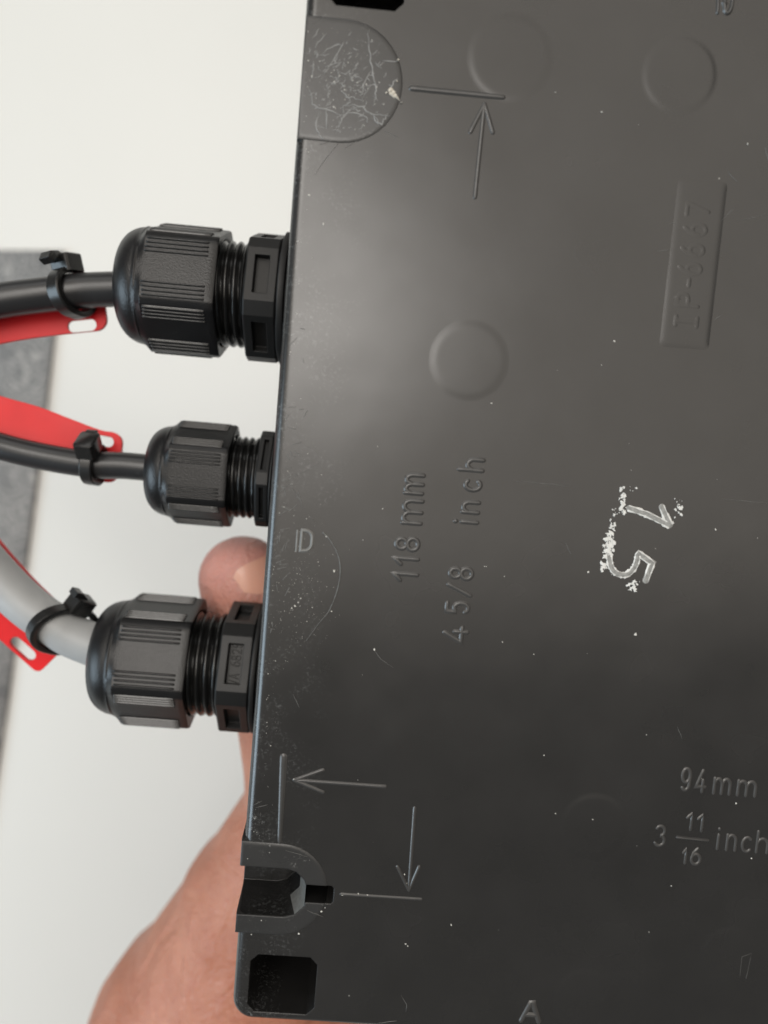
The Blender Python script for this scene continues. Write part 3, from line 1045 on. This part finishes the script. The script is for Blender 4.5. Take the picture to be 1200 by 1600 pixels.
# ================================================================ RED TAGS
def tag_strip(label, center, side, width, length, thick=0.9, slots=((2.0, 7.6),), slot_off=4.1, slot_w=2.3, corner=2.2):
    """flat strip from its near end along a path; center(s) -> point, side(s) -> unit vector across, in mm of the box frame"""
    def rr(x0, y0, x1, y1, r, n=6):
        out = []
        for cx, cy, a in ((x1 - r, y1 - r, 0), (x0 + r, y1 - r, 90), (x0 + r, y0 + r, 180), (x1 - r, y0 + r, 270)):
            out += arc(cx, cy, r, r, a, a + 90, n)
        return out
    outer = rr(0, -width / 2, length, width / 2, corner)
    # densify long edges
    dens = []
    for i, p in enumerate(outer):
        qn = outer[(i + 1) % len(outer)]
        k = max(1, int(math.hypot(qn[0] - p[0], qn[1] - p[1]) / 1.5))
        for j in range(k):
            dens.append((p[0] + (qn[0] - p[0]) * j / k, p[1] + (qn[1] - p[1]) * j / k))
    holes = []
    for s0, s1 in slots:
        for sg in (-1, 1):
            holes.append(rr(s0, sg * slot_off - slot_w / 2, s1, sg * slot_off + slot_w / 2, slot_w * 0.49))
    pts, edges = [Vector(p) for p in dens], []
    n0 = len(pts)
    edges += [(i, (i + 1) % n0) for i in range(n0)]
    for h in holes:
        b = len(pts)
        pts += [Vector(p) for p in h]
        edges += [(b + i, b + (i + 1) % len(h)) for i in range(len(h))]
    x = 0.75
    while x < length:
        for y in (-width * 0.36, -width * 0.18, 0, width * 0.18, width * 0.36):
            p = (x, y)
            if 0.6 < x < length - 0.6 and not any(h0 - 0.5 < x < h1 + 0.5 and abs(abs(y) - slot_off) < slot_w / 2 + 0.4 for h0, h1 in slots):
                pts.append(Vector(p))
        x += 1.5
    vs, es, fs, *_ = delaunay_2d_cdt(pts, edges, [], 0, 1e-5)

    def inside(poly, x, y):
        c = False
        for i in range(len(poly)):
            x1, y1 = poly[i]
            x2, y2 = poly[i - 1]
            if (y1 > y) != (y2 > y) and x < (x2 - x1) * (y - y1) / (y2 - y1) + x1:
                c = not c
        return c
    bm = bmesh.new()
    top, bot = [], []
    for p in vs:
        c, sd = center(p.x), side(p.x)
        tn = (center(p.x + 0.3) - center(p.x - 0.3)).normalized()
        nm = tn.cross(sd).normalized()
        if nm.z < 0:
            nm = -nm
        base = c + sd * p.y
        top.append(bm.verts.new(base + nm * thick / 2))
        bot.append(bm.verts.new(base - nm * thick / 2))
    cnt = {}
    for f in fs:
        cx = sum(vs[i].x for i in f) / 3
        cy = sum(vs[i].y for i in f) / 3
        if not inside(dens, cx, cy) or any(inside(h, cx, cy) for h in holes):
            continue
        bm.faces.new([top[i] for i in f])
        bm.faces.new([bot[i] for i in reversed(f)])
        for a, b in zip(f, list(f[1:]) + [f[0]]):
            k = (min(a, b), max(a, b))
            cnt[k] = cnt.get(k, 0) + 1
    for (a, b), n in cnt.items():
        if n == 1:
            bm.faces.new((top[a], top[b], bot[b], bot[a]))
    loose = [v for v in bm.verts if not v.link_faces]
    bmesh.ops.delete(bm, geom=loose, context='VERTS')
    return tag(obj('cable_tag', bm, M['red'], matrix=BOXM, angle=50), label, 'tag', 'red tags tied to the cables')


def path_fun(pts3, n=16):
    P = catmull(pts3, n)
    acc = [0.0]
    for a, b in zip(P, P[1:]):
        acc.append(acc[-1] + (b - a).length)

    def f(s):
        if s <= 0:
            return P[0] + (P[0] - P[1]).normalized() * (-s)
        for i in range(len(P) - 1):
            if s <= acc[i + 1]:
                return P[i].lerp(P[i + 1], (s - acc[i]) / (acc[i + 1] - acc[i]))
        return P[-1] + (P[-1] - P[-2]).normalized() * (s - acc[-1])
    return f


def side_fun(f, tilt0, tilt1, L):
    def g(s):
        t = (f(s + 0.5) - f(s - 0.5)).normalized()
        k = min(1, max(0, s / L))
        z = Vector((0, 0, 1))
        across = z.cross(t).normalized()
        up = t.cross(across)
        a = rad(tilt0 + (tilt1 - tilt0) * k)
        return (across * math.cos(a) + up * math.sin(a)).normalized()
    return g


f1 = path_fun([at(x, y, w) for x, y, w in ((164, 472, -39), (110, 477, -38.8), (50, 484, -38), (0, 492, -37), (-90, 512, -35), (-260, 560, -36))])
tag_strip('red tag lying under the thick black cable of the upper gland', f1, side_fun(f1, 0, 0, 40), 10.6, 62)
f2 = path_fun([at(x, y, w) for x, y, w in ((189, 716, -38), (150, 711, -38), (100, 693, -38), (50, 674, -38), (0, 660, -38), (-90, 634, -38), (-260, 590, -44))])
tag_strip('red tag rising behind the thin black cable of the middle gland', f2, side_fun(f2, 6, 14, 40), 9.8, 62, slot_off=2.9, slot_w=2.0, slots=((1.5, 6.5),))
f3 = path_fun([at(x, y, w) for x, y, w in ((97, 1016, -39.3), (66, 988, -39), (32, 957, -38.8), (0, 924, -38.6), (-40, 878, -38.6), (-110, 790, -39), (-240, 640, -52))])
tag_strip('red tag tied under the grey cable of the lower gland', f3, side_fun(f3, 0, 0, 40), 13.2, 62, slot_off=4.9, slots=((2.6, 8.6),), corner=1.3)


# ================================================================ CABLE TIES
def cable_tie(label, p, t, r, head_ang, strap_w, tail, tilt=0.0, tail_h=0.6, shift=0.0):
    """strap round the cable at p (direction t), its head at head_ang degrees from the camera side towards +v"""
    p, t = Vector(p), Vector(t).normalized()
    z = Vector((0, 0, 1))
    if t.x > 0:
        t = -t                                   # away from the gland
    x = (z - t * z.dot(t)).normalized()          # towards the camera
    y = t.cross(x)
    x, t = x * math.cos(rad(tilt)) + t * math.sin(rad(tilt)), t * math.cos(rad(tilt)) - x * math.sin(rad(tilt))
    kt = 1 / math.cos(rad(tilt))
    if y.y < 0:
        y = -y
    M4 = BOXM @ Matrix.Translation(p * MM) @ Matrix((x, y, x.cross(y))).transposed().to_4x4()
    root = empty('cable_tie', M4)
    tag(root, label, 'cable tie', 'black cable ties on the cables')
    bm = bmesh.new()
    th = 1.1
    rings = []
    n = 64
    for i in range(n):
        a = 2 * math.pi * i / n
        back = max(0.0, -math.cos(a))
        rr = r + 0.15 + back * 1.3                 # slack at the back where it runs through the tag
        e = Vector((math.cos(a) * kt, math.sin(a), 0))
        sec = []
        for dx, dz in ((0.0, -0.92), (0.0, 0.92), (0.15, 1.0), (0.8, 1.0), (1.0, 0.82), (1.0, -0.82), (0.8, -1.0), (0.15, -1.0)):
            sec.append(e * (rr + dx * th) + Vector((0, 0, dz * strap_w / 2)))
        rings.append(sec)
    rings.append(rings[0])
    loops(bm, rings, cap0=False, cap1=False)
    bmesh.ops.remove_doubles(bm, verts=bm.verts, dist=1e-5)
    obj('strap', bm, M['tie'], root, angle=40)
    # head: a small block with a pawl slot
    a = rad(head_ang)
    e = Vector((math.cos(a), math.sin(a), 0))
    g = Vector((-math.sin(a), math.cos(a), 0))
    c = e * (r + 1.9) + g * shift
    hw, hh, hd = strap_w * 0.80, 2.3, 1.75
    bm = bmesh.new()
    rings = []
    for k, s in ((-1.0, 0.86), (-0.86, 1.0), (0.86, 1.0), (1.0, 0.86)):
        ring = []
        for q1, q2 in ((-1, -0.8), (-0.8, -1), (0.8, -1), (1, -0.8), (1, 0.8), (0.8, 1), (-0.8, 1), (-1, 0.8)):
            ring.append(c + g * (q1 * hh * s) + Vector((0, 0, q2 * hw * s)) + e * (k * hd))
        rings.append(ring)
    loops(bm, rings)
    head = obj('head', bm, M['tie'], root, angle=40)
    # strap end that comes out of the head and is cut off
    bm = bmesh.new()
    pts = [c + g * u_ + e * v_ for u_, v_ in tail]
    rings = []
    for i, q_ in enumerate(pts):
        d = (pts[min(i + 1, len(pts) - 1)] - pts[max(0, i - 1)]).normalized()
        nn = d.cross(Vector((0, 0, 1)))
        rings.append([q_ + nn * (tail_h * sx) + Vector((0, 0, sz * strap_w * 0.46)) for sx, sz in ((-1, -0.9), (-0.8, -1), (0.8, -1), (1, -0.9), (1, 0.9), (0.8, 1), (-0.8, 1), (-1, 0.9))])
    loops(bm, rings)
    obj('cut_tail', bm, M['tie'], root, angle=40)
    return root


def dir_at(P, i):
    return P[i + 1] - P[i - 1]


def nearest(P, px, py, w):
    q_ = at(px, py, w)
    return min(range(1, len(P) - 1), key=lambda i: (P[i] - q_).length)


i1 = nearest(cable1, 108, 456, -34)
cable_tie('black cable tie round the thick black cable with its tail hooked over', cable1[i1], dir_at(cable1, i1), 3.2, 84, 2.6,
          [(-1.6, 0.7), (-3.0, 1.3), (-4.5, 1.2), (-5.3, 0.2)], tilt=24, tail_h=0.75, shift=0.9)
i2 = nearest(cable2, 146, 726, -34)
cable_tie('black cable tie with square head on the thin black cable', cable2[i2], dir_at(cable2, i2), 2.55, 52, 2.3,
          [(-0.5, 0.5), (0.8, 1.0), (2.0, 1.2), (2.8, 1.0)], tilt=4)
i3 = nearest(cable3, 96, 984, -34)
cable_tie('black cable tie round the grey cable', cable3[i3], dir_at(cable3, i3), 4.05, 92, 2.2,
          [(0.0, 0.5), (-0.6, 1.6), (-2.0, 2.2), (-3.4, 2.1)], tilt=38)


# ================================================================ THE HAND
def capsule(bm, a, ra, b, rb, seg=20, flat=None):
    a, b = Vector(a), Vector(b)
    t = (b - a)
    L = t.length
    t = t.normalized() if L > 1e-6 else Vector((0, 1, 0))
    ref = Vector((0, 0, 1)) if abs(t.z) < 0.9 else Vector((1, 0, 0))
    x = (ref - t * ref.dot(t)).normalized()
    y = t.cross(x)
    rings = []
    for k in range(1, 8):
        an = rad(90 - 90 * k / 7)
        rings.append((a - t * ra * math.sin(an), ra * math.cos(an)))
    for k in range(0, 7):
        an = rad(90 * k / 7)
        rings.append((b + t * rb * math.sin(an), rb * math.cos(an)))
    loops(bm, [[c + x * r * math.cos(2 * math.pi * i / seg) + y * r * math.sin(2 * math.pi * i / seg) for i in range(seg)] for c, r in rings])


hand_bm = bmesh.new()


def chain(pts):
    for (a, ra), (b, rb) in zip(pts, pts[1:]):
        capsule(hand_bm, a, ra, b, rb)


def H(px, py, w):
    return at(px, py, w)


thumb = [(H(380, 906, -50), 9.6), (H(394, 950, -50.5), 10.3), (H(420, 1030, -52), 10.2), (H(440, 1095, -54), 10.6), (H(468, 1190, -58), 13.0), (H(492, 1280, -64), 17.0)]
chain(thumb)
wrist = H(395, 1640, -80)
heel = H(470, 1400, -74)
chain([(H(486, 1246, -63), 14.5), (H(434, 1430, -72), 25.5), (H(368, 1640, -80), 39.5), (H(230, 2150, -84), 42.0), (H(60, 2900, -86), 42.0)])
# palm and four fingers along the lid
kn = [(H(560, 1085, -77), 10.5), (H(680, 1050, -78), 11), (H(790, 1080, -78), 10.5), (H(880, 1150, -78), 9.5)]
for k, (p, r) in enumerate(kn):
    chain([(H(480 + 70 * k, 1480, -82), 17), (p, r)])
chain([(H(500, 1330, -76), 16), kn[0]])
chain([kn[0], kn[1], kn[2], kn[3]])
for (p, r), tips in zip(kn, ([(590, 900), (615, 760), (630, 680)], [(720, 850), (745, 690), (755, 600)], [(850, 890), (890, 750), (905, 665)], [(960, 1010), (1010, 900), (1030, 835)])):
    rr = r - 1.5
    c = [(p, r)]
    for j, (x, y) in enumerate(tips):
        c.append((H(x, y, (-73.5, -71.5, -70.6)[j]), rr - 0.7 * j))
    chain(c)
hand = obj('hand', hand_bm, M['skin'], matrix=BOXM)
rm = hand.modifiers.new('remesh', 'REMESH')
rm.mode = 'VOXEL'
rm.voxel_size = 0.0012
sm = hand.modifiers.new('smooth', 'SMOOTH')
sm.iterations = 9
sm.factor = 0.6
bpy.context.view_layer.update()
dg = bpy.context.evaluated_depsgraph_get()
me = bpy.data.meshes.new_from_object(hand.evaluated_get(dg))
hand.modifiers.clear()
hand.data = me
me.polygons.foreach_set('use_smooth', [True] * len(me.polygons))
if not me.materials:
    me.materials.append(M['skin'])
tag(hand, "bare hand gripping the box from behind with the thumb along the gland side", 'hand')

# thumbnail
ax = (thumb[0][0] - thumb[2][0]).normalized()
c0 = H(384, 908, -50)
nz = (Vector((0, 0, 1)) - ax * ax.z).normalized()
nx_ = ax.cross(nz).normalized()
if nx_.x < 0:
    nx_ = -nx_
bm = bmesh.new()
rings = []
NR, NA = 8, 36
for i in range(NR + 1):
    ring = []
    for j in range(NA):
        a = 2 * math.pi * j / NA
        k = i / NR * 0.999 + 0.001
        ca, sa = math.cos(a), math.sin(a)
        se = (abs(ca) ** 3.2 + abs(sa) ** 3.2) ** (-1 / 3.2)
        sx, sy = k * se * ca, k * se * sa
        ang = rad(36 + 46 * sx)
        along = -2.0 + 7.4 * sy
        rr = 9.15 + 0.35 * (1 - k ** 4) - 0.22 * max(0, along) * 0.45
        ring.append(c0 + ax * along + (nz * math.cos(ang) + nx_ * math.sin(ang)) * rr)
    rings.append(ring)
loops(bm, rings, cap0=False, cap1=False)
nail = obj('thumbnail', bm, M['nail'], hand, angle=80)
